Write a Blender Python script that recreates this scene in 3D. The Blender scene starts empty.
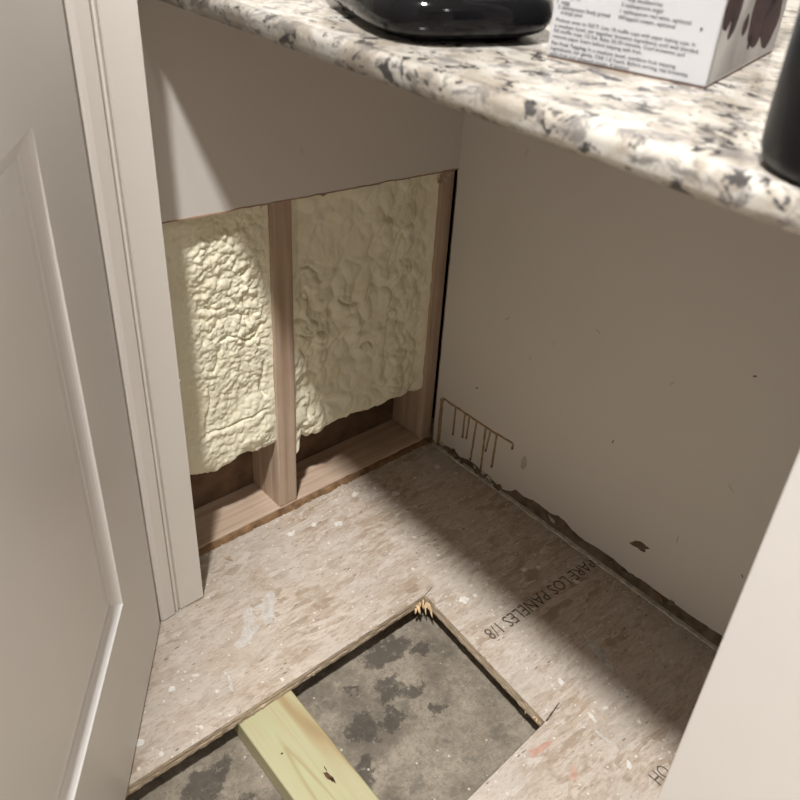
import bpy, bmesh, math, random
from mathutils import Vector, Matrix, noise
random.seed(7)
PI = math.pi
scene = bpy.context.scene
COL = scene.collection

# ------------------------------------------------------------------ camera
F_PX, YAW, PITCH, ROLL = 849.65, .7489, .6042, -.0665
CAM = Vector((-.9976, -.9672, 1.0586))
fw = Vector((math.cos(PITCH)*math.sin(YAW), math.cos(PITCH)*math.cos(YAW), -math.sin(PITCH)))
rt = Vector((math.cos(YAW), -math.sin(YAW), 0)); dn = fw.cross(rt)
right = math.cos(ROLL)*rt + math.sin(ROLL)*dn
down = -math.sin(ROLL)*rt + math.cos(ROLL)*dn
cd = bpy.data.cameras.new('camera'); cam = bpy.data.objects.new('camera', cd); COL.objects.link(cam)
M3 = Matrix((right, -down, -fw)).transposed()
cam.matrix_world = Matrix.Translation(CAM) @ M3.to_4x4()
cd.sensor_width = 36; cd.sensor_fit = 'HORIZONTAL'; cd.lens = F_PX/800*36
cd.clip_start = .01; cd.clip_end = 50
cd.dof.use_dof = True; cd.dof.focus_distance = 1.5; cd.dof.aperture_fstop = 10.5
scene.camera = cam

# ------------------------------------------------------------------ world, light, exposure
w = bpy.data.worlds.new('room_world'); scene.world = w; w.use_nodes = True
w.node_tree.nodes['Background'].inputs[0].default_value = (1, .93, .84, 1)
w.node_tree.nodes['Background'].inputs[1].default_value = .0
vs = scene.view_settings
vs.view_transform = 'Standard'; vs.look = 'None'; vs.gamma = 1; vs.use_curve_mapping = False
vs.exposure = 0.0
LIGHTS = [  # x, y, power : recessed ceiling lamp of the kitchen, then an added fill lamp
    (-1.266, -.915, 78.0, 'round recessed ceiling lamp nearest the open closet door'),
    (-1.0, -2.7, 10.5, 'added round fill lamp set in the ceiling farther out over the kitchen'),  # unseen fill, added to brighten the door face and the room
]
LAMP_COL = (1.0, .972, .935)

# ------------------------------------------------------------------ helpers
def tag(o, label=None, cat=None, group=None, kind=None):
    if label: o['label'] = label
    if cat: o['category'] = cat
    if group: o['group'] = group
    if kind: o['kind'] = kind
    return o
def link(name, me, mat=None, parent=None, smooth=False):
    o = bpy.data.objects.new(name, me); COL.objects.link(o)
    if mat:
        me.materials.clear(); me.materials.append(mat)
    if smooth:
        for p in me.polygons: p.use_smooth = True
    if parent: o.parent = parent
    return o
def empty(name, loc=(0, 0, 0), rz=0):
    o = bpy.data.objects.new(name, None); COL.objects.link(o)
    o.location = loc; o.rotation_euler = (0, 0, rz); o.empty_display_size = .05
    return o
def mesh(name, verts, faces, mat=None, parent=None, smooth=False):
    me = bpy.data.meshes.new(name); me.from_pydata([tuple(v) for v in verts], [], faces); me.update()
    bm = bmesh.new(); bm.from_mesh(me); bmesh.ops.recalc_face_normals(bm, faces=bm.faces); bm.to_mesh(me); bm.free()
    return link(name, me, mat, parent, smooth)
def from_bm(name, bm, mat=None, parent=None, smooth=False):
    bmesh.ops.recalc_face_normals(bm, faces=bm.faces)
    me = bpy.data.meshes.new(name); bm.to_mesh(me); bm.free()
    return link(name, me, mat, parent, smooth)
def bm_box(bm, lo, hi, bev=0, seg=1):
    lo, hi = Vector(lo), Vector(hi); c = (lo+hi)/2; s = hi-lo
    t = bmesh.new()
    bmesh.ops.create_cube(t, size=1, matrix=Matrix.Translation(c) @ Matrix.Diagonal((s.x, s.y, s.z, 1)))
    if bev: bmesh.ops.bevel(t, geom=t.edges[:], offset=bev, segments=seg, affect='EDGES', profile=.5)
    me = bpy.data.meshes.new('t'); t.to_mesh(me); t.free(); bm.from_mesh(me); bpy.data.meshes.remove(me)
def box(name, lo, hi, mat=None, parent=None, bev=0, seg=1):
    bm = bmesh.new(); bm_box(bm, lo, hi, bev, seg); return from_bm(name, bm, mat, parent)
def prism(name, poly, fn, d0, d1, mat=None, parent=None, bev=0):
    """extrude 2D poly; fn(a,b,d)->xyz"""
    n = len(poly)
    v = [fn(a, b, d0) for a, b in poly] + [fn(a, b, d1) for a, b in poly]
    f = [list(range(n)), list(range(2*n-1, n-1, -1))] + [[i, (i+1) % n, n+(i+1) % n, n+i] for i in range(n)]
    o = mesh(name, v, f, mat, parent)
    if bev:
        bm = bmesh.new(); bm.from_mesh(o.data)
        bmesh.ops.bevel(bm, geom=bm.edges[:], offset=bev, segments=2, affect='EDGES', profile=.5)
        bm.to_mesh(o.data); bm.free()
    return o
def lathe(name, prof, mat, parent=None, n=48, plan=None, smooth=True):
    """prof: list of (r,z); plan(angle)->(ux,uy) unit plan scale"""
    plan = plan or (lambda a: (math.cos(a), math.sin(a)))
    v, f = [], []
    for r, z in prof:
        for k in range(n):
            x, y = plan(2*PI*k/n); v.append((r*x, r*y, z))
    m = len(prof)
    for i in range(m-1):
        for k in range(n):
            f.append([i*n+k, i*n+(k+1) % n, (i+1)*n+(k+1) % n, (i+1)*n+k])
    f.append(list(range(n))); f.append([(m-1)*n+k for k in range(n)])
    return mesh(name, v, f, mat, parent, smooth)
def blob(name, cx, cy, rx, ry, rot, z, h, mat, parent, n=28, rough=.35, seed=0, fn=None):
    """thin irregular patch with ragged outline and its own thickness"""
    fn = fn or (lambda a, b, d: (a, b, d))
    pts = []
    for k in range(n):
        a = 2*PI*k/n
        r = max(.35, 1 + rough*(noise.noise((math.cos(a)*1.3+seed*3.1, math.sin(a)*1.3, seed)) * 1.2 + .35*noise.noise((math.cos(a)*4, math.sin(a)*4, seed+9)) + .18*noise.noise((math.cos(a)*11, math.sin(a)*11, seed+5))))
        x, y = rx*r*math.cos(a), ry*r*math.sin(a)
        pts.append((cx + x*math.cos(rot)-y*math.sin(rot), cy + x*math.sin(rot)+y*math.cos(rot)))
    vv = [fn(cx, cy, z+h), fn(cx, cy, z)] + [fn(a, b, z+h) for a, b in pts] + [fn(a, b, z) for a, b in pts]
    ff = []
    for k in range(n):
        k2 = (k+1) % n
        ff += [[0, 2+k, 2+k2], [1, 2+n+k2, 2+n+k], [2+k, 2+n+k, 2+n+k2, 2+k2]]
    return mesh(name, vv, ff, mat, parent)

# ------------------------------------------------------------------ materials
class NT:
    def __init__(s, name, rough=.6, spec=.3):
        s.m = bpy.data.materials.new(name); s.m.use_nodes = True
        s.t = s.m.node_tree; s.b = s.t.nodes['Principled BSDF']
        s.b.inputs['Roughness'].default_value = rough
        s.b.inputs['Specular IOR Level'].default_value = spec
        s.tc = s.t.nodes.new('ShaderNodeTexCoord')
    def n(s, t, **kw):
        o = s.t.nodes.new('ShaderNode'+t)
        for k, v in kw.items(): setattr(o, k, v)
        return o
    def l(s, a, b): s.t.links.new(a, b)
    def co(s, scale=(1, 1, 1), rot=(0, 0, 0), loc=(0, 0, 0), src=None):
        m = s.n('Mapping'); m.inputs['Scale'].default_value = scale
        m.inputs['Rotation'].default_value = rot; m.inputs['Location'].default_value = loc
        s.l(src or s.tc.outputs['Object'], m.inputs['Vector']); return m.outputs[0]
    def noise(s, scale, det=4, rough=.5, vec=None, dist=0, out=0):
        o = s.n('TexNoise'); o.inputs['Scale'].default_value = scale; o.inputs['Detail'].default_value = det
        o.inputs['Roughness'].default_value = rough; o.inputs['Distortion'].default_value = dist
        s.l(vec or s.tc.outputs['Object'], o.inputs['Vector']); return o.outputs[out]
    def vor(s, scale, vec=None, out='Distance', feat='F1', rnd=1):
        o = s.n('TexVoronoi', feature=feat); o.inputs['Scale'].default_value = scale
        o.inputs['Randomness'].default_value = rnd
        s.l(vec or s.tc.outputs['Object'], o.inputs['Vector']); return o.outputs[out]
    def ramp(s, fac, stops, interp='LINEAR'):
        o = s.n('ValToRGB'); cr = o.color_ramp; cr.interpolation = interp
        while len(cr.elements) < len(stops): cr.elements.new(.5)
        for e, (p, c) in zip(cr.elements, stops):
            e.position = p; e.color = (c, c, c, 1) if not hasattr(c, '__len__') else (*c, 1)
        s.l(fac, o.inputs[0]); return o.outputs[0]
    def mix(s, fac, a, b, mode='MIX'):
        o = s.n('MixRGB', blend_type=mode)
        for i, x in ((0, fac), (1, a), (2, b)):
            if isinstance(x, (int, float)): o.inputs[i].default_value = x if i == 0 else (x, x, x, 1)
            elif hasattr(x, '__len__'): o.inputs[i].default_value = (*x, 1)
            else: s.l(x, o.inputs[i])
        return o.outputs[0]
    def math(s, op, a, b=0.):
        o = s.n('Math', operation=op)
        for i, x in ((0, a), (1, b)):
            if isinstance(x, (int, float)): o.inputs[i].default_value = x
            else: s.l(x, o.inputs[i])
        return o.outputs[0]
    def col(s, c):
        if hasattr(c, '__len__'): s.b.inputs['Base Color'].default_value = (*c, 1)
        else: s.l(c, s.b.inputs['Base Color'])
        return s
    def bump(s, h, strength=.3, dist=.002):
        o = s.n('Bump'); o.inputs['Strength'].default_value = strength; o.inputs['Distance'].default_value = dist
        s.l(h, o.inputs['Height']); s.l(o.outputs[0], s.b.inputs['Normal']); return s
def plain(name, c, rough=.6, spec=.3, var=.06, sc=12):
    t = NT(name, rough, spec)
    t.col(t.mix(t.ramp(t.noise(sc, 4), [(.3, 0), (.7, 1)]), tuple(x*(1-var) for x in c), tuple(min(1, x*(1+var)) for x in c)))
    return t.m

def mat_paint(name, c, rough=.5, marks=True):
    t = NT(name, rough, .3)
    base = t.mix(t.ramp(t.noise(3, 3), [(.3, 0), (.7, 1)]), tuple(x*.97 for x in c), tuple(x*1.02 for x in c))
    if marks:  # small scuffs
        f = t.ramp(t.noise(26, 2, vec=t.co((1, 1, .5))), [(.74, 0), (.78, .35)])
        base = t.mix(f, base, tuple(x*.72 for x in c))
    t.col(base); t.bump(t.noise(450, 2), .06, .0006)
    return t.m
M_DRY = mat_paint('drywall_paint', (.67, .645, .605), .55)
M_WALL = mat_paint('white_wall_paint', (.74, .71, .66), .6, False)
M_KWALL = mat_paint('beige_wall_paint', (.46, .42, .36), .7, False)
M_CEIL = mat_paint('ceiling_paint', (.82, .80, .76), .8, False)
M_TRIM = mat_paint('trim_enamel', (.74, .71, .67), .34, False)
M_DOOR = mat_paint('door_enamel', (.80, .79, .78), .33, False)
M_CAB = mat_paint('cabinet_enamel', (.64, .625, .61), .3, False)
M_GYP = plain('torn_gypsum', (.55, .48, .40), .9, .1, .25, 90)
M_REDPAPER = plain('torn_paper_edge', (.40, .27, .20), .9, .1, .3, 60)

def mat_osb():
    t = NT('osb_subfloor', .78, .2)
    warp = t.n('VectorMath', operation='ADD')
    nz = t.n('VectorMath', operation='SCALE'); nz.inputs['Scale'].default_value = .03
    t.l(t.noise(7, 3, out=1), nz.inputs[0]); t.l(t.tc.outputs['Object'], warp.inputs[0]); t.l(nz.outputs[0], warp.inputs[1])
    layers = []
    for rot, sc in ((.35, 1.0), (-.5, 1.15), (1.3, .9)):
        layers.append(t.vor(1, vec=t.co((28*sc, 95*sc, 1), (0, 0, rot), src=warp.outputs[0]), out='Color'))
    sel1 = t.ramp(t.noise(22, 3), [(.46, 0), (.54, 1)]); sel2 = t.ramp(t.noise(17, 3, vec=t.co(loc=(3, 1, 0))), [(.5, 0), (.58, 1)])
    strand = t.mix(sel2, t.mix(sel1, layers[0], layers[1]), layers[2])
    bw = t.n('RGBToBW'); t.l(strand, bw.inputs[0])
    c = t.ramp(bw.outputs[0], [(.12, (.35, .275, .21)), (.35, (.455, .38, .31)), (.6, (.515, .445, .38)), (.9, (.59, .53, .475))])
    # fibre streaks
    st = t.noise(1, 5, .65, vec=t.co((60, 260, 1), (0, 0, .2), src=warp.outputs[0]))
    c = t.mix(t.ramp(st, [(.34, .62), (.50, 0)]), c, (.27, .195, .135))
    # greyed worn areas and a warm cast elsewhere
    c = t.mix(t.ramp(t.noise(5.5, 4, .6), [(.42, 0), (.64, .75)]), c, (.52, .475, .43))
    c = t.mix(t.ramp(t.noise(9, 5, .6, vec=t.co(loc=(5, 2, 0))), [(.54, 0), (.74, .3)]), c, (.42, .30, .20))
    for k, (ro, sx, sy) in enumerate(((.5, 70, 190), (-.35, 80, 210), (1.1, 75, 180))):
        g = t.noise(1, 6, .75, vec=t.co((sx, sy, 1), (0, 0, ro), (k*3.3, k, 0), src=warp.outputs[0]))
        c = t.mix(t.ramp(g, [(.57, 0), (.68, .55)]), c, (.25, .185, .135))
        c = t.mix(t.ramp(g, [(.32, .45), (.43, 0)]), c, (.66, .60, .53))
    # dark flecks
    fl = t.ramp(t.vor(1, vec=t.co((42, 120, 1), (0, 0, .5), src=warp.outputs[0])), [(.10, 1), (.20, 0)])
    flm = t.ramp(t.noise(30, 2), [(.50, 0), (.60, .75)])
    c = t.mix(t.math('MULTIPLY', fl, flm), c, (.13, .09, .065))
    # white paint spatter of two sizes
    for sc, th, thr in ((48, .20, .72), (120, .24, .74), (22, .15, .72)):
        dd = t.math('ADD', t.vor(sc, vec=warp.outputs[0]), t.math('MULTIPLY', t.math('SUBTRACT', t.noise(160, 2), .5), .25))
        sp = t.ramp(dd, [(th*.7, 1), (th, 0)])
        cc = t.n('RGBToBW'); t.l(t.vor(sc, vec=warp.outputs[0], out='Color'), cc.inputs[0])
        c = t.mix(t.math('MULTIPLY', sp, t.ramp(cc.outputs[0], [(thr, 0), (thr+.03, .8)])), c, (.72, .69, .65))
    t.col(c); t.bump(t.mix(.5, bw.outputs[0], st), .25, .0012)
    return t.m
M_OSB = mat_osb()
def mat_osbedge():
    t = NT('osb_cut_edge', .9, .1)
    c = t.ramp(t.noise(1, 4, .7, vec=t.co((40, 40, 420))), [(.3, (.22, .16, .11)), (.5, (.46, .37, .27)), (.7, (.62, .52, .41))])
    t.col(c); t.bump(t.noise(300, 3), .6, .002); return t.m
M_OSBE = mat_osbedge()
M_SPLIT = plain('fresh_splintered_wood', (.66, .48, .29), .8, .15, .3, 120)
OSB = .016; Z_CON = -.054
STAINS = [(-.385, -.312, .048, .024, -.15), (-.335, -.345, .016, .012, .5), (-.425, -.372, .030, .020, .7), (-.40, -.395, .022, .010, 0), (-.455, -.415, .026, .018, .3),
          (-.50, -.40, .022, .030, .4), (-.39, -.44, .014, .012, 1), (-.475, -.345, .010, .008, 0), (-.72, -.33, .05, .02, .2), (-.70, -.40, .03, .02, .8), (-.54, -.455, .03, .015, .5)]
def mat_concrete():
    t = NT('stained_concrete', .85, .2)
    c = t.ramp(t.noise(14, 8, .62), [(.3, (.16, .138, .108)), (.5, (.27, .235, .187)), (.72, (.38, .335, .27))])
    c = t.mix(t.ramp(t.noise(9, 7, .66, vec=t.co(loc=(2.3, .4, 0))), [(.53, 0), (.62, .65)]), c, (.12, .104, .085))
    c = t.mix(t.ramp(t.noise(20, 5, .6, vec=t.co(loc=(7.3, .4, 0))), [(.58, 0), (.66, .6)]), c, (.10, .092, .08))
    c = t.mix(t.ramp(t.noise(4, 3, .5, vec=t.co(loc=(1.1, 3.4, 0))), [(.5, 0), (.7, .4)]), c, (.40, .35, .28))
    warp = t.n('VectorMath', operation='ADD'); nz = t.n('VectorMath', operation='SCALE'); nz.inputs['Scale'].default_value = .08
    t.l(t.noise(34, 8, .72, out=1), nz.inputs[0]); t.l(t.tc.outputs['Object'], warp.inputs[0]); t.l(nz.outputs[0], warp.inputs[1])
    for x, y, rx, ry, rot in STAINS:      # old adhesive patches, each with its own place and outline
        cx, cy = x+.04, y+.04
        mp = t.n('Mapping'); mp.vector_type = 'TEXTURE'; mp.inputs['Location'].default_value = (cx, cy, Z_CON+.04)
        mp.inputs['Rotation'].default_value = (0, 0, rot); mp.inputs['Scale'].default_value = (rx, ry, .2)
        t.l(warp.outputs[0], mp.inputs['Vector'])
        ln = t.n('VectorMath', operation='LENGTH'); t.l(mp.outputs[0], ln.inputs[0])
        c = t.mix(t.ramp(ln.outputs['Value'], [(.70, .80), (.92, .55), (1.0, 0)]), c, (.060, .052, .045))
    c = t.mix(t.ramp(t.noise(120, 6, .75), [(.40, .45), (.55, 0)]), c, (.12, .105, .088))
    c = t.mix(t.ramp(t.noise(75, 6, .75, vec=t.co(loc=(4, 4, 4))), [(.56, 0), (.70, .5)]), c, (.44, .40, .33))
    c = t.mix(t.ramp(t.vor(150), [(.10, .5), (.2, 0)]), c, (.10, .09, .08))
    sp = t.vor(55, out='Color'); bw = t.n('RGBToBW'); t.l(sp, bw.inputs[0])
    c = t.mix(t.math('MULTIPLY', t.ramp(t.vor(55), [(.08, 1), (.12, 0)]), t.ramp(bw.outputs[0], [(.62, 0), (.64, .9)])), c, (.6, .57, .5))
    t.col(c); t.bump(t.noise(60, 8, .7), .9, .004); return t.m
M_CONC = mat_concrete()
M_CONCD = plain('dark_mastic_stain', (.115, .10, .085), .8, .25, .35, 80)
def mat_wood(name, dark, mid, light, axis, scale=1, rough=.7):
    t = NT(name, rough, .25)
    sc = [90*scale]*3; sc[axis] = 3*scale
    st = t.noise(1, 5, .6, vec=t.co(tuple(sc)))
    c = t.ramp(st, [(.28, dark), (.5, mid), (.72, light)])
    c = t.mix(t.ramp(t.noise(9, 4), [(.45, 0), (.7, .45)]), c, dark)
    t.col(c); t.bump(st, .2, .0008); return t.m
M_STUD = mat_wood('stud_lumber', (.36, .255, .18), (.49, .37, .28), (.60, .48, .385), 2)
M_PLATE = mat_wood('sole_plate_lumber', (.40, .28, .20), (.54, .41, .315), (.65, .53, .43), 0)
M_PLY = mat_wood('brown_plywood', (.20, .12, .08), (.27, .165, .11), (.33, .21, .14), 1)
M_SHEATH = plain('sheathing_board', (.16, .105, .07), .9, .1, .3, 30)
def mat_treated():
    t = NT('pressure_treated_pine', .62, .25)
    wv = t.n('TexNoise'); wv.inputs['Scale'].default_value = 1
    v = t.co((1, .045, 1))
    big = t.noise(26, 2, .4, vec=v, dist=.6)
    rings = t.math('SINE', t.math('MULTIPLY', big, 34.))
    c = t.ramp(rings, [(.0, (.43, .40, .255)), (.55, (.41, .37, .23)), (.88, (.38, .305, .175)), (1, (.32, .235, .125))])
    c = t.mix(t.ramp(t.noise(1, 3, vec=t.co((18, 1.2, 18), loc=(.7, 0, 0))), [(.4, 0), (.65, .55)]), c, (.40, .435, .26))
    c = t.mix(t.ramp(t.noise(1, 4, .6, vec=t.co((420, 12, 420))), [(.3, .35), (.5, 0)]), c, (.40, .31, .15))
    t.col(c); t.bump(rings, .12, .0006); return t.m
M_PT = mat_treated()
M_KNOT = plain('dark_knot', (.10, .055, .03), .8, .2, .3, 200)
def mat_foam(name, a, b):
    t = NT(name, .75, .25)
    c = t.mix(t.ramp(t.noise(16, 5), [(.3, 0), (.7, 1)]), a, b)
    c = t.mix(t.ramp(t.noise(70, 4, .6), [(.62, 0), (.75, .35)]), c, (.50, .43, .26))
    t.b.inputs['Subsurface Weight'].default_value = 0
    t.col(c); t.bump(t.noise(260, 4, .65), .35, .0012); return t.m
M_FOAM = mat_foam('spray_foam', (.82, .775, .59), (.88, .845, .69))
def mat_granite():
    t = NT('speckled_granite', .14, .5)
    warp = t.n('VectorMath', operation='ADD')
    nz = t.n('VectorMath', operation='SCALE'); nz.inputs['Scale'].default_value = .05
    t.l(t.noise(18, 4, out=1), nz.inputs[0]); t.l(t.tc.outputs['Object'], warp.inputs[0]); t.l(nz.outputs[0], warp.inputs[1])
    W = warp.outputs[0]
    V = t.co((1, 1, 1), (0, 0, .5), src=W)
    c = t.ramp(t.noise(26, 6, .65, vec=W), [(.3, (.33, .29, .24)), (.45, (.46, .43, .38)), (.6, (.52, .505, .475)), (.75, (.56, .555, .53))])
    c = t.mix(t.ramp(t.noise(38, 5, .65, vec=t.co((1, .6, 1), (0, 0, .5), (4, 2, 1), src=W)), [(.48, 0), (.60, .75)]), c, (.29, .25, .205))
    c = t.mix(t.ramp(t.noise(60, 5, .65, vec=t.co((1, .6, 1), (0, 0, .5), (9, 5, 1), src=W)), [(.52, 0), (.61, .8)]), c, (.15, .14, .135))
    # thin winding grey veins between crystals
    ed = t.vor(55, vec=W, feat='DISTANCE_TO_EDGE')
    c = t.mix(t.math('MULTIPLY', t.ramp(ed, [(.02, 1), (.09, 0)]), t.ramp(t.noise(24, 3), [(.5, 0), (.6, .55)])), c, (.24, .22, .20))
    # black mica clusters
    c = t.mix(t.ramp(t.noise(62, 4, .6, vec=t.co((1, .7, 1), loc=(1, 7, 3), src=W)), [(.585, 0), (.625, .95)]), c, (.045, .043, .045))
    c = t.mix(t.math('MULTIPLY', t.ramp(t.vor(90, vec=W), [(.18, 1), (.26, 0)]), t.ramp(t.noise(12, 3, vec=t.co(loc=(3, 3, 0))), [(.50, 0), (.58, .9)])), c, (.07, .065, .065))
    t.col(c); return t.m
M_GRAN = mat_granite()
M_BLACK = plain('glossy_black_plastic', (.005, .005, .006), .1, .22, .2, 20)
M_BLACK2 = plain('satin_black_plastic', (.007, .007, .008), .38, .25, .2, 20)
M_CARD = plain('white_carton', (.50, .505, .525), .32, .4, .02, 10)
M_INK = plain('grey_print_ink', (.11, .11, .125), .5, .3, .1, 20)
M_KRAFT = plain('raw_carton_edge', (.20, .12, .09), .8, .2, .2, 60)
def mat_sidepic():
    t = NT('carton_side_photo_print', .3, .4)
    c = t.ramp(t.noise(14, 4, .5, dist=.4), [(.35, (.10, .095, .10)), (.52, (.22, .215, .22)), (.7, (.42, .415, .42))])
    t.col(c); return t.m
M_SIDE = mat_sidepic()
M_BERRY = plain('dark_cherry_print', (.030, .008, .010), .6, .15, .5, 60)
M_STAMP = plain('black_stamp_ink', (.11, .09, .072), .8, .2, .7, 160)
M_DRIP = plain('brown_glue_drip', (.33, .225, .125), .35, .4, .3, 90)
M_DRIPD = plain('dark_glue_bead', (.13, .08, .045), .3, .4, .3, 90)
M_STAIN = plain('faint_grey_scuff', (.50, .46, .40), .6, .3, .1, 60)
M_DARK = plain('bare_brown_gypsum_back', (.17, .135, .10), .9, .1, .35, 50)
M_DARK2 = plain('old_brown_adhesive', (.20, .12, .065), .75, .2, .4, 70)
M_CAULK = plain('dirty_caulk_line', (.60, .56, .50), .6, .3, .3, 90)
M_SMEAR = plain('white_paint_smear', (.68, .655, .62), .6, .3, .12, 150)
_t = NT('thin_paint_film', .6, .3); _t.col((.74, .715, .68))
_t.l(_t.ramp(_t.noise(70, 5, .7), [(.30, .30), (.65, .75)]), _t.b.inputs['Alpha']); M_FILM = _t.m
M_PINK = plain('red_chalk_mark', (.50, .32, .26), .9, .1, .15, 120)
M_METAL = plain('brushed_steel', (.55, .53, .50), .3, .5, .05, 30); M_METAL.node_tree.nodes['Principled BSDF'].inputs['Metallic'].default_value = 1
def mat_emit():
    m = bpy.data.materials.new('lamp_diffuser'); m.use_nodes = True
    b = m.node_tree.nodes['Principled BSDF']; b.inputs['Emission Color'].default_value = (*LAMP_COL, 1)
    b.inputs['Emission Strength'].default_value = 6; return m
M_EMIT = mat_emit()

# ------------------------------------------------------------------ STRUCTURE
RX0, RY0, ZC = -3.2, -3.4, 2.74
# concrete slab under the subfloor
tag(box('floor_slab', (RX0, RY0, Z_CON-.08), (.1, .2, Z_CON), M_CONC), 'grey stained concrete slab seen through the cut opening in the floor', kind='structure')
slab = bpy.data.objects['floor_slab']
# OSB subfloor with the square cut-out
H = [(-.2893, -.297), (-.3142, -.5814), (-.4839, -.5945), (-1.15, -.63), (-1.15, -.3035), (-.6465, -.3019)]
XW = .012
polys = [[(RX0, .0127), (XW, .0127), (XW, -.297), H[0], H[5], H[4], (RX0, -.3035)],
         [H[0], (XW, -.297), (XW, -.5814), H[1]],
         [H[1], (XW, -.5814), (XW, RY0), (RX0, RY0), (RX0, -.63), H[3], H[2]],
         [(RX0, -.3035), H[4], H[3], (RX0, -.63)]]
v, f = [], []
for p in polys:
    b = len(v); n = len(p)
    v += [(x, y, 0) for x, y in p] + [(x, y, -OSB) for x, y in p]
    f += [[b+i for i in range(n)], [b+2*n-1-i for i in range(n)]]
bv = len(v); nh = len(H)
v += [(x, y, 0) for x, y in H] + [(x, y, -OSB) for x, y in H]
f += [[bv+i, bv+(i+1) % nh, bv+nh+(i+1) % nh, bv+nh+i] for i in range(nh)]
floor = mesh('floor', v, f, M_OSB)
tag(floor, 'worn strand board subfloor with paint spatter and a cut opening', kind='structure')

def cut_edge(a, b, inward, seed):
    """ragged layered sawn edge, one strip along one side of the opening"""
    a, b = Vector((*a, 0)), Vector((*b, 0)); L = (b-a).length; n = max(8, int(L/.004)); inw = Vector((*inward, 0))
    rows = [(-.0002, .0), (-.0035, .0008), (-.008, .0005), (-.011, .0012), (-.0158, .0012)]
    v, f = [], []
    for i in range(n+1):
        p = a.lerp(b, i/n)
        for j, (z, o) in enumerate(rows):
            s = i*.35+seed*17
            jit = .0012*noise.noise((s, j*2.3, seed)) + (.0030*max(0, noise.noise((s*1.9, 4, seed)))**1.2 if j >= 3 else 0)
            zj = .0016*noise.noise((s*1.5, 8+j, seed)) if j == 4 else 0
            v.append(p + inw*(o+jit+.0006) + Vector((0, 0, z + zj - (.0028*max(0, noise.noise((s*2.7, 1, seed))) if j == 4 else 0))))
    m = len(rows)
    for i in range(n):
        for j in range(m-1): f.append([i*m+j, (i+1)*m+j, (i+1)*m+j+1, i*m+j+1])
    return mesh('cut_edge', v, f, M_OSBE, floor)
cut_edge(H[5], H[0], (0, -1), 1); cut_edge(H[4], H[5], (0, -1), 2); cut_edge(H[0], H[1], (-1, .05), 3)
cut_edge(H[1], H[2], (0, 1), 4); cut_edge(H[2], H[3], (0, 1), 5)
def splinter(base, d, L, wd, seed):
    d = Vector(d).normalized(); s = d.cross(Vector((0, 0, 1))).normalized()*wd; u = Vector((0, 0, wd*.5)); b = Vector(base)
    k = s*random.uniform(-.5, .5)
    v = [b-s, b+s, b+s*.8+u, b-s*.8+u, b+d*L*.6-s*.7+k, b+d*L*.6+s*.6+k, b+d*L*.6+u+k, b+d*L+k*1.6]
    mesh('splinter', v, [[0, 1, 2, 3], [0, 1, 5, 4], [1, 2, 6, 5], [2, 3, 6], [3, 0, 4, 6], [4, 5, 7], [5, 6, 7], [6, 4, 7]], M_SPLIT, floor)
for i in range(16):
    t = random.random()
    base = (-.292-.022*t, -.299-.004*random.random(), random.uniform(-.016, -.003)) if i % 2 else (-.2925-.002*random.random(), -.300-.022*t, random.uniform(-.016, -.004))
    splinter(base, (-.5+random.uniform(-.35, .35), -.8+random.uniform(-.3, .4), random.uniform(-.5, .05)), random.uniform(.008, .02), random.uniform(.0012, .0028), i)
for i in range(9):
    t = random.random()
    splinter((-.3105-.0008*random.random()+.004*t, -.578+.04*t, random.uniform(-.017, -.006)), (-.9, random.uniform(-.9, .2), random.uniform(-.5, .0)), random.uniform(.005, .012), random.uniform(.001, .002), i)
# saw overcut at the near corner of the opening, a slit filled dark
mesh('saw_kerf', [(-.3135, -.5805, .0004), (-.311, -.583, .0004), (-.273, -.574, .0004), (-.274, -.5725, .0004)], [[0, 1, 2, 3]], M_STAMP, floor)
mesh('saw_kerf', [(-.2893, -.2985, .0004), (-.2880, -.2965, .0004), (-.268, -.291, .0004), (-.269, -.2925, .0004)], [[0, 1, 2, 3]], M_STAMP, floor)
# paint smears with a shape of their own
for i, (x, y, rx, ry, r) in enumerate([(-.508, -.166, .012, .030, -.62), (-.545, -.163, .009, .022, -.5), (-.563, -.188, .026, .010, .35), (-.520, -.150, .010, .003, .2),
        (-.155, -.555, .045, .008, 1.35), (-.190, -.63, .014, .003, 1.2), (-.268, -.648, .012, .003, 1.6), (-.63, -.25, .003, .014, -.4),
        (-.243, -.55, .007, .003, 1), (-.09, -.33, .010, .004, 1.1), (-.115, -.36, .006, .004, .2), (-.17, -.30, .006, .005, 0), (-.245, -.345, .008, .007, 0),
        (-.225, -.03, .009, .005, .3), (-.20, -.055, .012, .005, .5), (-.165, -.075, .008, .006, 0), (-.275, -.70, .007, .003, .8), (-.70, -.205, .005, .004, 0), (-.775, -.255, .006, .005, 0),
        (-.30, -.075, .008, .006, 0), (-.335, -.05, .006, .004, .4), (-.38, -.045, .009, .004, .3), (-.255, -.62, .008, .003, 1.4)]):
    blob('paint_smear', x, y, rx, ry, r, -.0005, .0008+.00003*i, (M_FILM if max(rx, ry) > .0095 else M_SMEAR), floor, n=24, rough=.6, seed=i)
for i, (x, y, rx, ry, r) in enumerate([(-.355, -.605, .020, .006, -.1), (-.345, -.66, .010, .004, .7)]):
    blob('red_mark', x, y, rx, ry, r, -.0005, .0007, M_PINK, floor, n=24, rough=.7, seed=i+40)

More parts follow.
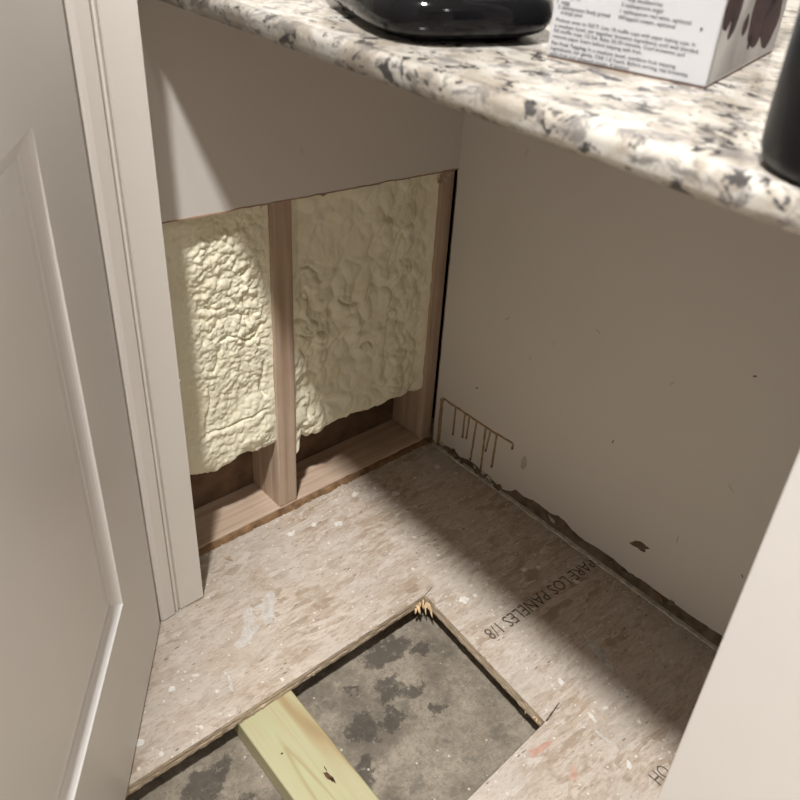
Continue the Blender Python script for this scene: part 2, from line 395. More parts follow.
def text_mesh(name, body, size, mat, parent, mw, width=None, font_bold=0.0, bold=0.0, squeeze=1.0):
    cu = bpy.data.curves.new(name, 'FONT'); cu.body = body; cu.size = size; cu.fill_mode = 'FRONT'; cu.offset = font_bold+bold; cu.resolution_u = 2
    o = bpy.data.objects.new(name, cu); COL.objects.link(o)
    bpy.context.view_layer.update()
    dg = bpy.context.evaluated_depsgraph_get()
    me = bpy.data.meshes.new_from_object(o.evaluated_get(dg)); bpy.data.objects.remove(o)
    xs = [q.co.x for q in me.vertices]; x0, x1 = min(xs), max(xs)
    k = (width/(x1-x0)) if width else squeeze
    for q in me.vertices: q.co = mw @ Vector(((q.co.x-x0)*k, q.co.y, 0))
    return link(name, me, mat, parent)
# panel stamp: reads towards -x, upside down as seen
RZ180 = Matrix.Rotation(PI, 4, 'Z')
tag(text_mesh('stamp_lettering', 'PARE LOS PANELES 1/8', .033, M_STAMP, floor, Matrix.Translation((-.006, -.410, .0005)) @ RZ180, width=.262), 'black stamped lettering')
tag(text_mesh('stamp_lettering', 'OH', .030, M_STAMP, floor, Matrix.Translation((-.238, -.725, .0005)) @ RZ180, width=.028), 'black stamped lettering')

# back wall: drywall above the cut, open stud bays below
def cut_z(x): return .576 - .0555*x
N = 90; pts = []
for i in range(N+1):
    x = -.60 + .60*i/N
    pts.append((x, cut_z(x) + .0012*noise.noise((x*60, 0, 3)) + .0025*max(0, noise.noise((x*23, 5, 1)))))
poly = pts + [(0, ZC), (-.60, ZC)]
wall_back = prism('wall_back', poly, lambda a, b, d: (a, d, b), 0, .0127, M_DRY)
tag(wall_back, 'painted drywall cut away low to show studs and yellow foam', kind='structure')
# torn paper lip along the cut
v, f = [], []
for i, (x, z) in enumerate(pts):
    hh = .0010 + .0016*max(0, noise.noise((x*40, 2, 7))) + (.003 if noise.noise((x*30, 9, 2)) > .42 else 0)
    v += [(x, -.0006, z+.0008), (x, -.0008, z-hh), (x, .006, z-hh*.7), (x, .006, z+.0008)]
for i in range(N):
    for j in range(4): f.append([4*i+j, 4*i+(j+1) % 4, 4*(i+1)+(j+1) % 4, 4*(i+1)+j])
mesh('torn_paper', v, f, M_REDPAPER, wall_back)
Y_S, Y_B = .0127, .1016
ZSP = .012
box('sole_plate', (-.60, Y_S, ZSP-.038), (.05, Y_B, ZSP), M_PLATE, wall_back, .0015)
v, f = [], []; n = 150
for i in range(n+1):                                   # old brown adhesive along the foot of the plate
    x = -.60+.60*i/n; o = .009+.004*noise.noise((x*40, 1, 1))+.002*noise.noise((x*130, 1, 7)); h = .0085+.003*noise.noise((x*50, 4, 2))
    v += [(x, Y_S+.001, .0002), (x, Y_S-max(.0006, o), .0003), (x, Y_S-max(.0005, o*.6), max(.001, h*.7)), (x, Y_S+.0008, max(.0015, h))]
for i in range(n):
    for j in range(3): f.append([4*i+j, 4*i+j+1, 4*(i+1)+j+1, 4*(i+1)+j])
mesh('adhesive_bead', v, f, M_DARK2, wall_back)
for i in range(22):                                    # scraps of torn paper left under the cut
    x = random.choice([random.uniform(-.33, -.20), random.uniform(-.34, -.01), random.uniform(-.38, -.36)])
    if i > 12: x = random.uniform(-.034, -.006)
    blob('paper_scrap', x, cut_z(x)-(random.uniform(-.001, .004) if i <= 12 else random.uniform(-.004, .022)), random.uniform(.002, .006), random.uniform(.0012, .004), random.uniform(-1, 1), .0075+.0002*i, .0006, random.choice([M_DARK2, M_GYP, M_REDPAPER, M_GYP]), wall_back, n=12, rough=.9, seed=i, fn=lambda a, b, d: (a, d, b))
def stud(x0, x1): return box('stud', (x0, Y_S, ZSP+.0002), (x1, Y_B, ZC-.04), M_STUD, wall_back, .0022, 2)
stud(-.3652, -.3272); stud(-.024, .0055); stud(-.640, -.602)
box('sheathing', (-.64, Y_B, -.05), (.06, Y_B+.012, ZC), M_SHEATH, wall_back)

# spray foam; torn crevices as (x, z) lines on the foam face
CREV_L = [[(-0.4746, 0.4496), (-0.4621, 0.4407), (-0.4486, 0.4414)], [(-0.4525, 0.3879), (-0.4317, 0.386), (-0.4145, 0.3765), (-0.3996, 0.3856), (-0.3846, 0.3966)], [(-0.4728, 0.3473), (-0.4647, 0.3622), (-0.4531, 0.3793)], [(-0.5023, 0.2249), (-0.4713, 0.2288), (-0.4434, 0.2305), (-0.415, 0.2322), (-0.3859, 0.2359)], [(-0.4066, 0.4865), (-0.3972, 0.5017), (-0.4, 0.5136)], [(-0.488, 0.2243), (-0.4896, 0.2701), (-0.4766, 0.3213)], [(-0.4341, 0.4552), (-0.4219, 0.4312), (-0.4108, 0.4105)], [(-0.3789, 0.2632), (-0.389, 0.2965), (-0.38, 0.3311)]]
CREV_R = [[(-0.318, 0.458), (-0.3028, 0.4658), (-0.2837, 0.4622), (-0.2701, 0.4479), (-0.27, 0.4338)], [(-0.3129, 0.4182), (-0.2896, 0.4236), (-0.2818, 0.4051), (-0.2937, 0.3942)], [(-0.3173, 0.3835), (-0.3017, 0.3858), (-0.2898, 0.3893), (-0.2779, 0.3707)], [(-0.3138, 0.3546), (-0.2981, 0.3436), (-0.282, 0.3457), (-0.2635, 0.3414)], [(-0.3103, 0.3249), (-0.3025, 0.3027), (-0.3088, 0.2814)], [(-0.2948, 0.2291), (-0.2907, 0.2064), (-0.2994, 0.1887)], [(-0.1734, 0.2762), (-0.1599, 0.2776), (-0.1526, 0.2709)], [(-0.229, 0.3925), (-0.2119, 0.376), (-0.1861, 0.3718)]]
def crevice(x, z, lines):
    out = 0.
    for ln, x0, x1, z0, z1 in lines:
        if not (x0 < x < x1 and z0 < z < z1): continue
        best = 1e9; sg = 1
        for (ax, az), (bx, bz) in zip(ln, ln[1:]):
            ux, uz = bx-ax, bz-az; t = max(0, min(1, ((x-ax)*ux+(z-az)*uz)/(ux*ux+uz*uz)))
            dx, dz = x-ax-t*ux, z-az-t*uz; d2 = dx*dx+dz*dz
            if d2 < best: best = d2; sg = dz
        d = math.sqrt(best)
        out += .0085*math.exp(-(d/.0024)**2)*(.55+.6*noise.noise((x*60, z*60, 3)))
        if sg < 0: out -= .0016*math.exp(-((d-.008)/.007)**2)
    return out
def boxed(lines): return [(l, min(p[0] for p in l)-.02, max(p[0] for p in l)+.02, min(p[1] for p in l)-.025, max(p[1] for p in l)+.02) for l in lines]
CREV_L, CREV_R = boxed(CREV_L), boxed(CREV_R)
def foam(x0, x1, left, zb):
    sp = .0016; nx = int((x1-x0)/sp); z1 = .64; nz = int((z1-.10)/sp)
    v, f = [], []
    for i in range(nx+1):
        x = x0+(x1-x0)*i/nx; zlo = zb(x)
        u = (x-x0)/(x1-x0)
        for j in range(nz+1):
            z = zlo+(z1-zlo)*j/nz; q = Vector((x, 0, z))
            wq = q + .012*Vector((noise.noise(q*22), 0, noise.noise(q*22+Vector((7, 3, 1)))))
            pq = q + .004*Vector((noise.noise(q*45), 0, noise.noise(q*45+Vector((7, 3, 1)))))
            big = noise.noise(q*9); mid = noise.noise(wq*38); fine = noise.noise(wq*110)
            if left:
                rg = .30+.70*min(1, max(0, (u-.30)/.15))              # flatter, shaved strip beside the trim
                low = max(0, min(1, (.40-z)/.12))                       # bigger smoother lumps low down
                b1 = 1-min(1, noise.voronoi(pq*95)[0][0]/.75)**2; b2 = 1-min(1, noise.voronoi(pq*(46)+Vector((3, 1, 8)))[0][0]/.8)**2
                b3 = 1-min(1, noise.voronoi(pq*200)[0][0]/.75)**2; b4 = 1-min(1, noise.voronoi(wq*27+Vector((1, 6, 2)))[0][0]/.8)**2
                d = .0245 + .0045*big - .0036*b2*rg*(.6+.5*mid) - .0036*b1*rg*(1-.35*low) - .0020*b3*rg*(1-.4*low) - .0012*fine*rg*(1-.5*low) - .0050*b4*low*rg
                d += crevice(wq.x, wq.z, CREV_L)
                d += .006*math.exp(-((z-.42)/.05)**2)*max(0, noise.noise(q*28))
                d -= .007*math.exp(-((z-.20)/.05)**2)*(.6+.6*noise.noise(q*14))
            else:
                b1 = 1-min(1, noise.voronoi(wq*36)[0][0]/.8)**2; b2 = 1-min(1, noise.voronoi(wq*80+Vector((3, 1, 8)))[0][0]/.75)**2
                rough = max(0, min(1, (.30-u)/.15))*max(0, min(1, (.50-z)/.1))   # torn lumps beside the middle stud
                band = math.exp(-((u-.76)/.10)**2)
                am = max(0, min(1, .5+1.2*noise.noise(q*7)+.5*band))
                d = .0270 + .006*big - .0048*mid*(.4+.6*am) - .0075*b1*(.30+.6*am+.5*rough) - .0034*b2*(.15+.6*band+.9*rough) - .0014*fine*(.4+rough)
                d += crevice(wq.x, wq.z, CREV_R)
                d += .004*max(0, noise.noise(wq*30+Vector((1, 1, 5)))-.2)
            # flush with the stud faces at the sides and behind the drywall at the top
            e = min(u, 1-u)*(x1-x0)
            k = max(0, 1-e/.02); d = d*(1-k*.7)+(.0165)*k*.7
            kt = max(0, min(1, (z-(cut_z(x)-.035))/.03)); d = max(d*(1-kt*.5)+.017*kt*.5, .0136 if kt > .5 else .004)
            edge = max(0, 1-(z-zlo)/.016); d += .010*edge**2
            v.append((x, d, z))
    nn = nz+1
    for i in range(nx):
        for j in range(nz): f.append([i*nn+j, (i+1)*nn+j, (i+1)*nn+j+1, i*nn+j+1])
    # ragged underside running back to the sheathing
    b = len(v); K = 6
    for i in range(nx+1):
        x0_, d0, z0_ = v[i*nn]
        for k in range(1, K+1):
            t = k/K
            v.append((x0_, d0+(.1016-d0)*t, z0_ + .012*t + .006*noise.noise((x0_*40, t*3, 2))))
    for i in range(nx):
        for k in range(K):
            a = i*nn if k == 0 else b+i*K+k-1; c = (i+1)*nn if k == 0 else b+(i+1)*K+k-1
            f.append([a, b+i*K+k, b+(i+1)*K+k, c])
    return mesh('spray_foam', v, f, M_FOAM, wall_back, True)
def prof(pts, amp, seed):
    def g(x):
        for (xa, za), (xb, zb_) in zip(pts, pts[1:]):
            if x <= xb or (xb, zb_) == pts[-1]:
                t = max(0, min(1, (x-xa)/(xb-xa))); return za+(zb_-za)*t + amp*noise.noise((x*70, seed, 0)) + amp*.5*noise.noise((x*190, seed, 4))
        return pts[-1][1]
    return g
foam(-.602, -.3655, True, prof([(-.602, .185), (-.545, .172), (-.52, .155), (-.48, .143), (-.45, .150), (-.435, .160), (-.40, .152), (-.37, .153), (-.36, .150)], .004, 1))
foam(-.3269, -.0243, False, prof([(-.327, .098), (-.315, .118), (-.305, .138), (-.29, .128), (-.25, .134), (-.205, .134), (-.15, .128), (-.097, .129), (-.06, .127), (-.03, .124)], .003, 5))

# right wall: drywall with a broken lower edge
top = [(.03, ZC), (RY0, ZC), (RY0, .024)]
low = [(-.80, .024), (-.6665, .027), (-.61, .0235), (-.552, .0236), (-.52, .025), (-.4878, .0217), (-.455, .026), (-.4272, .0256), (-.39, .0215), (-.365, .0245), (-.345, .033), (-.330, .0338), (-.318, .0290), (-.308, .0272),
       (-.285, .0300), (-.2687, .0284), (-.25, .0225), (-.2291, .0252), (-.21, .014), (-.1907, .0067), (-.175, .012), (-.157, .0161), (-.145, .0125), (-.125, .020), (-.1014, .0197), (-.08, .013), (-.06, .0185), (-.0329, .0149), (-.015, .006), (-.0037, .0055), (.0, .01)]
fine = []
for (a, za), (b, zb_) in zip(low, low[1:]):
    n = max(1, int(abs(b-a)/.004))
    for i in range(n):
        y = a+(b-a)*i/n; fine.append((y, za+(zb_-za)*i/n + (.005 if y < -.22 else .001) + .0016*noise.noise((y*120, 1, 1))))
fine.append(low[-1])
# free left edge of the sheet beside the open bay, slightly wavy; full height in the corner above the cut
left = [(.0+.0012*noise.noise((z*30, 3, 3)), z) for z in [.02+.028*i for i in range(20)]] + [(.003, .576), (.0127, .580), (.0127, ZC)]
wall_right = prism('wall_right', [(RY0, ZC), (RY0, .024)] + fine + left, lambda a, b, d: (d, a, b), 0, .0127, M_DRY)
tag(wall_right, 'painted drywall with glue drips and a crumbled bottom edge', kind='structure')
# the bare base behind the broken edge, and the lumber behind the sheet
box('backing_board', (.0128, RY0, -.05), (.022, .015, ZC), M_DARK, wall_right)
box('bottom_plate', (.004, RY0, -.018), (.0126, .010, .045), M_DARK, wall_right)
# caulk / torn paper line along the floor
v, f = [], []; n = 190
for i in range(n+1):
    y = -.004-1.2*i/n
    o = .0035 + .0022*noise.noise((y*28, 0, 5)) + .0018*noise.noise((y*90, 2, 5)); h = .0025+.003*noise.noise((y*33, 7, 1))+.0018*noise.noise((y*120, 7, 1))
    v += [(.004, y, .0002), (-.001-o, y, .0002), (-.0006-o*.8, y, .0012+max(0, h)*.5), (.004, y, .0012+max(0, h)*.5)]
for i in range(n):
    for j in range(3): f.append([4*i+j, 4*i+j+1, 4*(i+1)+j+1, 4*(i+1)+j])
mesh('caulk_line', v, f, M_CAULK, wall_right)
# crumbled gypsum lumps hanging at the broken edge near the corner
for i in range(26):
    y = -.02-.17*random.random() if i < 20 else -.30-.3*random.random()
    z = .006+.014*random.random() if i < 20 else .022+.006*random.random()
    blob('torn_flake', y, z, random.uniform(.003, .009), random.uniform(.002, .0045), random.uniform(-.6, .6), -.0015-random.random()*.003, .002, random.choice([M_GYP, M_DARK, M_DARK2, M_DARK]), wall_right, n=12, rough=.9, seed=i, fn=lambda a, b, d: (d, a, b))

# brown glue drips under the line where the old skirting stood
def drip(pts, w, mat=None):
    bm = bmesh.new(); rings = []
    for i, (y, z, r) in enumerate(pts):
        rings.append([bm.verts.new((-.0002 - r*.55*max(0, math.sin(a)), y+r*math.cos(a)*(1 if abs(pts[0][0]-pts[-1][0]) < .03 else .05), z + (0 if abs(pts[0][0]-pts[-1][0]) < .03 else r*math.cos(a)))) for a in (0, PI/4, PI/2, 3*PI/4, PI)])
    for a, b in zip(rings, rings[1:]):
        for k in range(4): bm.faces.new((a[k], a[k+1], b[k+1], b[k]))
    return from_bm('glue_drip', bm, mat or M_DRIP, wall_right, True)
def vdrip(y0, z0, y1, z1, r):
    r *= 2.4; n = 10
    drip([(y0+(y1-y0)*i/n+.0006*noise.noise((i*.6, y0*50, 0)), z0+(z1-z0)*i/n, r*(.75+.25*noise.noise((i, y0*40, 2)))) for i in range(n+1)], 0)
    o = blob('drip_bead', y1, z1, r*.7, r*1.2, 0, -.0014, .0016, M_DRIPD, wall_right, n=10, rough=.1, seed=1, fn=lambda a, b, d: (d, a, b))
vdrip(-.0155, .118, -.0167, .012, .0026)
for a in [(-.0535, .120, -.0542, .056, .0013), (-.0792, .120, -.0802, .065, .0013), (-.0917, .119, -.0903, .069, .0013), (-.1107, .117, -.1078, .026, .0013), (-.135, .118, -.1368, .016, .0014),
          (-.1472, .119, -.1430, .070, .0012), (-.1634, .120, -.1631, .045, .0014), (-.2036, .125, -.2042, .114, .0013)]: vdrip(*a)
drip([(-.0155, .119, .0016)] + [(-.02-.184*i/40, .1205+.0012*noise.noise((i*.35, 0, 0))+(.004*max(0, i-28)/12), .0026+.0008*noise.noise((i*.7, 3, 0))) for i in range(41)], 0)
for y, r in ((-.0535, .003), (-.0792, .003), (-.1107, .0035), (-.135, .003), (-.1634, .003)):
    prism('drip_fillet', [(y-r, .1205), (y, .1165-r), (y+r, .1205)], lambda a, b, d: (d, a, b), -.001, .0002, M_DRIP, wall_right)
blob('paint_chip', -.492, .0915, .017, .0075, -.25, -.0004, .0006, M_DARK, wall_right, n=18, rough=.7, seed=12, fn=lambda a, b, d: (d, a, b))
blob('scuff_mark', -.235, .099, .007, .016, .15, -.0002, .00035, M_STAIN, wall_right, n=20, rough=.4, seed=3, fn=lambda a, b, d: (d, a, b))
for i, (u_, z_) in enumerate([(-.10, .19), (-.33, .42), (-.60, .29), (-.66, .16), (-.21, .31), (-.55, .15), (-.40, .25), (-.47, .40), (-.15, .36), (-.58, .47)]):
    blob('scuff_mark', u_, z_, .0035+.002*(i % 3), .0012, .3*i, -.0002, .0004, M_DARK if i % 3 == 0 else M_STAIN, wall_right, n=10, rough=.6, seed=i, fn=lambda a, b, d: (d, a, b))

# wall stub and doorway of the closet at left
wall_left = box('wall_left', (-.658, -.063, .0005), (-.588, .115, ZC), M_WALL); tag(wall_left, 'short painted wall end carrying the door trim', kind='structure')
DX = -.672-.80
tag(box('wall_header', (DX-.016, -.063, 2.06), (-.6585, .05, ZC), M_WALL), 'painted wall above the closet doorway', kind='structure')
tag(box('wall_closet', (RX0, -.063, .0005), (DX-.017, .05, ZC), M_WALL), 'painted wall left of the closet doorway', kind='structure')
tag(box('wall_closet_back', (RX0, .60, .0005), (-.60, .65, ZC), M_WALL), 'painted rear wall inside the closet', kind='structure')
tag(box('wall_closet_side', (-.66, .1155, .0005), (-.60, .60, ZC), M_WALL), 'painted side wall inside the closet', kind='structure')
tag(box('floor_closet', (RX0, .0127, -.057), (-.645, .60, 0), M_OSB), 'strand board floor inside the closet', kind='structure')
tag(box('wall_front', (RX0, RY0-.05, .0005), (.012, RY0, ZC), M_KWALL), 'painted wall behind the viewer', kind='structure')
tag(box('wall_far', (RX0-.05, RY0, .0005), (RX0, .65, ZC), M_KWALL), 'painted wall at the far left of the kitchen', kind='structure')
tag(box('ceiling', (RX0, RY0, ZC), (.05, .65, ZC+.05), M_CEIL), 'white painted kitchen ceiling', kind='structure')
# casing: profile in plan, extruded upward
prof_c = [(-.5750, -.0632), (-.5750, -.0775), (-.5765, -.0800), (-.600, -.0806), (-.6180, -.0812), (-.6188, -.0780), (-.6208, -.0776), (-.6216, -.0822), (-.6236, -.0830), (-.6254, -.0822), (-.6260, -.0780), (-.6282, -.0780), (-.6290, -.0838),
          (-.645, -.0862), (-.6500, -.0858), (-.6528, -.0835), (-.6532, -.0632)]
trim = prism('trim_1', prof_c, lambda a, b, d: (a, b, d), .0025, 2.12, M_TRIM)
tag(trim, 'white enamelled door casing with a fine double groove', kind='structure')
blob('paint_chip', .420, .0, .004, .0012, 1.5, 0, .0006, M_WALL, trim, n=10, fn=lambda a, b, d: (-.5755+b*.3, -.0802-d, a))
trim2 = box('trim_2', (-.6715, -.0625, .001), (-.6585, .05, 2.045), M_TRIM, None, .001); tag(trim2, 'white door jamb behind the casing', kind='structure')
tag(box('trim_3', (DX-.016, -.0625, .001), (DX, .05, 2.045), M_TRIM, None, .001), 'white door jamb on the far side of the closet doorway', kind='structure')
tag(box('trim_4', (DX-.075, -.080, .004), (DX-.004, -.0632, 2.12), M_TRIM, None, .003), 'white casing on the far side of the closet doorway', kind='structure')

# door: leaf in local coords, s along width, d depth (front face at 0), z up
DW, DH, DT = .765, 2.03, .035
door = empty('door_1', (-.659, -.0926, .006), 0); tag(door, 'white panelled closet door standing partly open', kind='structure')
dd = Vector((-.594, -.804, 0)).normalized(); dnrm = Vector((-dd.y, dd.x, 0))*-1
if dnrm.x < 0: dnrm = -dnrm
# rotation that sends local x -> dd, local y -> -dnrm (into the door)
door.rotation_euler = (0, 0, math.atan2(dd.y, dd.x))
loc_y = Vector((-dd.y, dd.x, 0))            # world image of local +y
FY = 1 if loc_y.dot(dnrm) > 0 else -1       # sign of the visible face in local y
s0, s1 = .152, DW-.152
panels = [(.222-.006, .8197-.006), (.97, 1.86)]
offs = [(0, 0), (.0008, .0024), (.003, .0046), (.007, .0066), (.012, .0082), (.0175, .0095), (.0182, .0112), (.0205, .0112), (.0214, .0098), (.024, .0088), (.043, .0060), (.0452, .0052)]
bm = bmesh.new()
def V(s, dep, z, side): return bm.verts.new((s, (0 if side > 0 else -DT*1) * FY - side*dep*FY*1, z))
for side in (1, -1):
    yb = 0 if side > 0 else -DT*FY
    def P(s, z, dep): return (s, yb - side*FY*dep, z)
    xs = [0, s0, s1, DW]; zs = [0, panels[0][0], panels[0][1], panels[1][0], panels[1][1], DH]
    for i in range(3):
        for j in range(5):
            if i == 1 and j in (1, 3): continue
            bm.faces.new([bm.verts.new(P(a, b, 0)) for a, b in ((xs[i], zs[j]), (xs[i+1], zs[j]), (xs[i+1], zs[j+1]), (xs[i], zs[j+1]))])
for a, b in (((0, 0), (DW, 0)), ((DW, 0), (DW, DH)), ((DW, DH), (0, DH)), ((0, DH), (0, 0))):
    bm.faces.new([bm.verts.new(q) for q in ((a[0], 0, a[1]), (b[0], 0, b[1]), (b[0], -DT*FY, b[1]), (a[0], -DT*FY, a[1]))])
bmesh.ops.remove_doubles(bm, verts=bm.verts, dist=1e-5)
bmesh.ops.bevel(bm, geom=[e for e in bm.edges if len(e.link_faces) == 2 and e.calc_face_angle() > 1], offset=.0015, segments=2, affect='EDGES')
from_bm('leaf', bm, M_DOOR, door)
for z0, z1 in panels:
    for side in (1, -1):
        v, f = [], []
        yb = 0 if side > 0 else -DT*FY
        for t, dep in offs:
            v += [(a, yb-side*FY*dep, b) for a, b in ((s0+t, z0+t), (s1-t, z0+t), (s1-t, z1-t), (s0+t, z1-t))]
        for i in range(len(offs)-1):
            for k in range(4): f.append([4*i+k, 4*i+(k+1) % 4, 4*i+4+(k+1) % 4, 4*i+4+k])
        m = 4*(len(offs)-1); f.append([m, m+1, m+2, m+3])
        mesh('raised_panel', v, f, M_DOOR, door)
for z in (.25, 1.02, 1.80):
    h = lathe('hinge', [(.0045, z-.045), (.0055, z-.044), (.0055, z+.044), (.0045, z+.045)], M_METAL, door, 16)
    h.location = (-.004, -DT*FY-.004*FY, 0)
for side in (1, -1):
    kn = lathe('knob', [(.026, 0), (.026, .005), (.010, .008), (.010, .03), (.022, .036), (.027, .048), (.024, .058), (.010, .063)], M_METAL, door, 28)
    kn.location = (DW-.065, (0 if side > 0 else -DT*FY)+.0003*side*FY, .95); kn.rotation_euler = (-side*FY*PI/2, 0, 0)

# ------------------------------------------------------------------ THINGS
# treated 2x4 lying on the slab under the opening
ang = math.atan2(.012, .21)
lum = empty('lumber_board', (-.6065, -.37, Z_CON)); lum.rotation_euler = (0, 0, -.030)
tag(lum, 'greenish yellow treated pine board lying flat across the floor opening', 'board')
box('board_body', (-.0455, -.62, .0003), (.0455, .18, .0378), M_PT, lum, .0035, 3)
kn = blob('knot', .010, -.078, .0035, .012, .15, .0372, .0009, M_KNOT, lum, n=20, rough=.5, seed=4)
blob('knot', -.022, -.010, .0018, .0016, 0, .0372, .0008, M_KNOT, lum, n=10, rough=.3, seed=5)
for i in range(3): blob('knot', .010+random.uniform(-.006, .006), -.078+random.uniform(-.014, .014), .0008, .004, random.uniform(-.3, .5), .0373, .0008, M_KNOT, lum, n=8, rough=.5, seed=20+i)

# granite countertop
ZB, ZT = .8815, .9055; XE = -.5525
ctop = empty('countertop', (0, 0, 0)); tag(ctop, 'speckled white granite countertop with a rounded front edge', 'countertop')
r1, r2 = .0095, .0095
pr = [(-.0005, ZB), ]
c2 = (XE+r2, ZB+r2); c1 = (XE+r1, ZT-r1)
pr += [(c2[0]+r2*math.cos(a), c2[1]+r2*math.sin(a)) for a in [-PI/2-PI/2*k/8 for k in range(9)]]
pr += [(c1[0]+r1*math.cos(a), c1[1]+r1*math.sin(a)) for a in [PI-PI/2*k/8 for k in range(9)]]
pr += [(-.0005, ZT)]
slabtop = prism('stone_slab', pr, lambda a, b, d: (a, d, b), -.0006, -1.75, M_GRAN, ctop)
for p in slabtop.data.polygons: p.use_smooth = len(p.vertices) == 4 and p.area < .01
slabtop.data.update()
box('subtop_panel', (-.499, -.815, .8655), (-.001, -.0006, .8813), M_PLY, ctop, .001)

# base cabinet at right
cab = empty('base_cabinet', (0, 0, 0)); tag(cab, 'smooth white base cabinet under the right end of the countertop', 'cabinet')
CX, CY0, CY1 = -.520, -.8235, -1.74
box('body', (CX+.02, CY1, .10), (-.012, CY0-.0004, .8810), M_CAB, cab)
box('toe_kick', (CX+.07, CY1, .0005), (-.012, CY0-.002, .10), M_CAB, cab)
box('end_panel', (CX, CY0-.16, .0006), (CX+.0198, CY0, .8810), M_CAB, cab, .0012, 2)
box('end_skin', (CX+.0205, CY0-.0003, .0006), (-.012, CY0+.003, .8808), M_CAB, cab)
for k, (a, b) in enumerate(((CY0-.168, CY0-.53), (CY0-.538, CY1+.006))):
    dr = box('door', (CX, b, .115), (CX+.0195, a, .69), M_CAB, cab, .002, 2)
    hk = lathe('knob', [(.006, 0), (.006, .012), (.013, .018), (.014, .024), (.008, .028)], M_METAL, dr, 20); hk.location = (CX-.0002, b+.04 if k == 0 else a-.04, .63); hk.rotation_euler = (0, -PI/2, 0)
    dr = box('drawer', (CX, b, .70), (CX+.0195, a, .877), M_CAB, cab, .002, 2)
    hk = lathe('knob', [(.006, 0), (.006, .012), (.013, .018), (.014, .024), (.008, .028)], M_METAL, dr, 20); hk.location = (CX-.0002, (a+b)/2, .789); hk.rotation_euler = (0, -PI/2, 0)

# recipe carton standing on the counter; local x along front face, local y into the box
K = (CAM.z-ZT)/.1716      # print and carton dimensions were measured for a slightly lower counter
BA = Vector((-.4398, -.5102, ZT)); bu = Vector((.2369, -.9715, 0)); W = .145*K; D = .20*K; BH = .21*K
carton = empty('baking_mix_carton', BA); carton.rotation_euler = (0, 0, math.atan2(bu.y, bu.x))
tag(carton, 'white carton printed with a recipe standing on the countertop', 'box')
cb = box('carton_body', (0, 0, .0012), (W, D, BH), M_CARD, carton, .0012, 2)
mesh('side_print', [(W+.0003, .003, .003), (W+.0003, D-.002, .003), (W+.0003, D-.002, BH-.003), (W+.0003, .003, BH-.003)], [[0, 1, 2, 3]], M_SIDE, carton)
box('bottom_flap', (.0008, .0008, 0), (W-.0008, D-.0008, .0011), M_KRAFT, carton)
sfn = lambda a, b, d: (W+d, a, b)
for i, (y, z, ry, rz, r) in enumerate([(.018, .062, .014, .020, -.4), (.036, .052, .009, .018, -.25), (.072, .040, .007, .008, .2), (.12, .062, .035, .048, -.3), (.155, .035, .028, .026, .2), (.075, .09, .02, .02, 0), (.10, .024, .004, .008, 0), (.05, .10, .03, .02, 0), (.16, .10, .03, .03, 0)]):
    blob('print_fruit', y*K, z*K, ry*K, rz*K, r, .0002, .0004, M_BERRY, carton, n=24, rough=.18, seed=i, fn=sfn)
FRONT = Matrix(((1, 0, 0, 0), (0, 0, -1, -.0004), (0, 1, 0, 0), (0, 0, 0, 1)))   # text plane on the front face
lines = [('Preheat oven to 325°F. Line 18 muffin cups with paper baking cups. In', .0050, .0318, .1294), ('a medium bowl, stir together brownie ingredients until well blended.', .0046, .0272, .1336),
         ('Fill muffin cups 1/2 full. Bake 25-30 minutes. Cool brownies and', .0043, .0229, .1226), ('remove paper liners before topping with fruit.', .0040, .0184, .0869),
         ('ingredients; stir gently. Chill 1-2 hours. Before serving, top brownies', .0036, .0084, .1289), ('with fruit and whipped cream, if desired.', .0037, .0039, .0790),
         ('1 egg', .0036, .0462, .0155), ('2 tablespoons finely grated', .0050, .0420, .0534), ('orange peel', .0082, .0382, .0284),
         ('1 cup blackberries', .0640, .0565, .0960), ('2 tablespoons sugar', .0613, .0520, .0981), ('1 tablespoon red wine, optional', .0613, .0470, .1219), ('Whipped cream, optional', .0604, .0422, .1100),
         ('1 package brownie mix', .0045, .0560, .0480), ('2/3 cup oil', .0045, .0510, .0250), ('Brownie ingredients:', .0045, .0620, .0450), ('Fruit topping:', .0613, .0620, .0900)]
for s, u0, z, u1 in lines:
    text_mesh('recipe_text', s, .0042*K, M_INK, carton, Matrix.Translation((u0*K, 0, (z-.0014)*K)) @ FRONT, width=(u1-u0)*K, bold=.00005)
text_mesh('recipe_text', 'For Fruit Topping:', .0042*K, M_INK, carton, Matrix.Translation((.0040*K, 0, (.0128-.0014)*K)) @ FRONT, width=.0335*K, font_bold=.00009)
text_mesh('recipe_text', 'In a medium bowl, combine fruit topping', .0042*K, M_INK, carton, Matrix.Translation((.0390*K, 0, (.0128-.0014)*K)) @ FRONT, width=.0784*K, bold=.00005)
blob('print_dot', .131*K, .0437*K, .0011, .0011, 0, -.0004, .0003, M_INK, carton, n=10, rough=.05, fn=lambda a, b, d: (a, d, b))

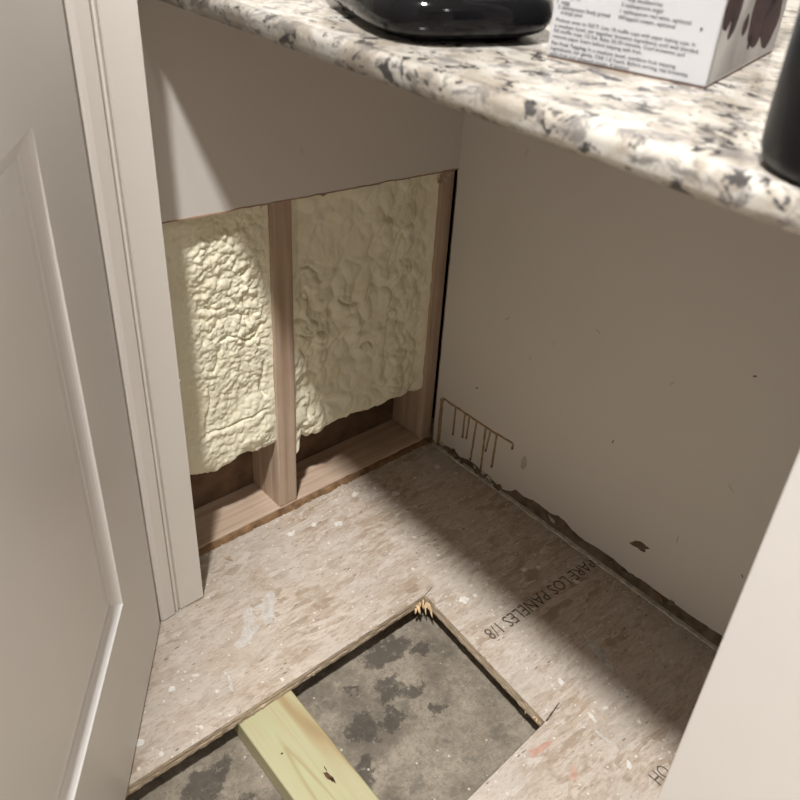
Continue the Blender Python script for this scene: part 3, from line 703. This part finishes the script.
# black appliance with a fat rounded base
app = empty('kitchen_appliance', (-.4220, -.3530, ZT)); app.rotation_euler = (0, 0, -.37)
tag(app, 'glossy black countertop appliance with a fat rounded base beside the carton', 'appliance')
def sq(a, ex=3.6, rx=.68, ry=1.0):
    c, s = math.cos(a), math.sin(a); return (rx*math.copysign(abs(c)**(2/ex), c), ry*math.copysign(abs(s)**(2/ex), s))
lathe('base', [(.100, .0035), (.109, .0045), (.118, .008), (.1235, .015), (.125, .022), (.1225, .031), (.116, .037), (.106, .041), (.095, .0425), (.05, .0428)], M_BLACK, app, 96, sq)
lathe('foot_ring', [(.094, .0003), (.098, .0006), (.098, .0036), (.09, .0038)], M_BLACK2, app, 72, sq)
lathe('body', [(.084, .0429), (.088, .047), (.090, .065), (.091, .145), (.089, .160), (.080, .167), (.04, .1675)], M_BLACK2, app, 72, sq)
lathe('lid', [(.087, .1677), (.090, .173), (.084, .186), (.06, .196), (.02, .199)], M_BLACK, app, 72, sq)
lathe('lid_knob', [(.010, .1992), (.010, .209), (.018, .215), (.019, .223), (.008, .228)], M_BLACK2, app, 28)

# black canister near the front edge
can = empty('canister', (-.4995, -.7860, ZT)); tag(can, 'tall plain black canister at the front edge of the countertop', 'canister')
lathe('body', [(.038, .0003), (.043, .001), (.047, .004), (.0495, .011), (.0502, .026), (.0502, .178), (.049, .180)], M_BLACK2, can, 64)
lathe('lid', [(.0505, .1803), (.0515, .183), (.0515, .197), (.048, .202), (.02, .204)], M_BLACK, can, 64)

# crumbs of plaster and wood along the walls: nobody could count them
bm = bmesh.new()
for i in range(420):
    if i < 200: x, y = -.005-abs(random.gauss(0, .012)), -.72*random.random()
    elif i < 340: x, y = -.58*random.random(), .010-abs(random.gauss(0, .012))
    else: x, y = -.75*random.random(), -.28*random.random()
    s = random.uniform(.0006, .0022)
    m = Matrix.Translation((x, y, s*.45)) @ Matrix.Rotation(random.random()*6, 4, 'Z') @ Matrix.Rotation(random.random(), 4, 'X') @ Matrix.Diagonal((s*random.uniform(.8, 2), s, s*.6, 1))
    bmesh.ops.create_icosphere(bm, subdivisions=1, radius=1, matrix=m)
tag(from_bm('debris_crumbs', bm, M_GYP), 'scattered crumbs of plaster and wood along the foot of the walls', 'debris', kind='stuff')
# larger chips
for i, (x, y, s, r) in enumerate([(-.42, -.022, .010, .5), (-.50, -.030, .008, 2), (-.468, -.016, .009, 1.2), (-.315, -.012, .010, .3), (-.545, -.05, .007, 1)]):
    o = blob('wood_chip', 0, 0, s, s*.4, 0, 0, .0016, M_OSBE if i % 2 else M_GYP, None, n=9, rough=.8, seed=60+i)
    o.location = (x, y, .0004); o.rotation_euler = (0, 0, r)
    tag(o, ['pale plaster chip on the floor left of the middle stud', 'brown wood chip nearest the door casing', 'small plaster chip against the sole plate of the left bay', 'brown wood chip at the foot of the middle stud', 'plaster chip on the floor in front of the left bay'][i], 'chip', 'chips on the subfloor')

# ceiling lamp and the added fill lamp
for x, y, pw, lb in LIGHTS:
    fx = empty('ceiling_lamp', (x, y, ZC-.001)); tag(fx, lb, 'lamp', 'recessed lamps in the ceiling')
    lathe('trim_ring', [(.088, -.0005), (.105, -.001), (.108, -.006), (.100, -.010), (.090, -.008)], M_CEIL, fx, 48)
    lathe('diffuser', [(.02, -.0085), (.086, -.0085), (.086, -.012), (.02, -.0125)], M_EMIT, fx, 48)
    ld = bpy.data.lights.new('lamp_light', 'AREA'); ld.shape = 'DISK'; ld.size = .17; ld.spread = math.radians(150); ld.energy = pw; ld.color = LAMP_COL
    lo = bpy.data.objects.new('lamp_light', ld); COL.objects.link(lo); lo.location = (0, 0, -.016); lo.parent = fx
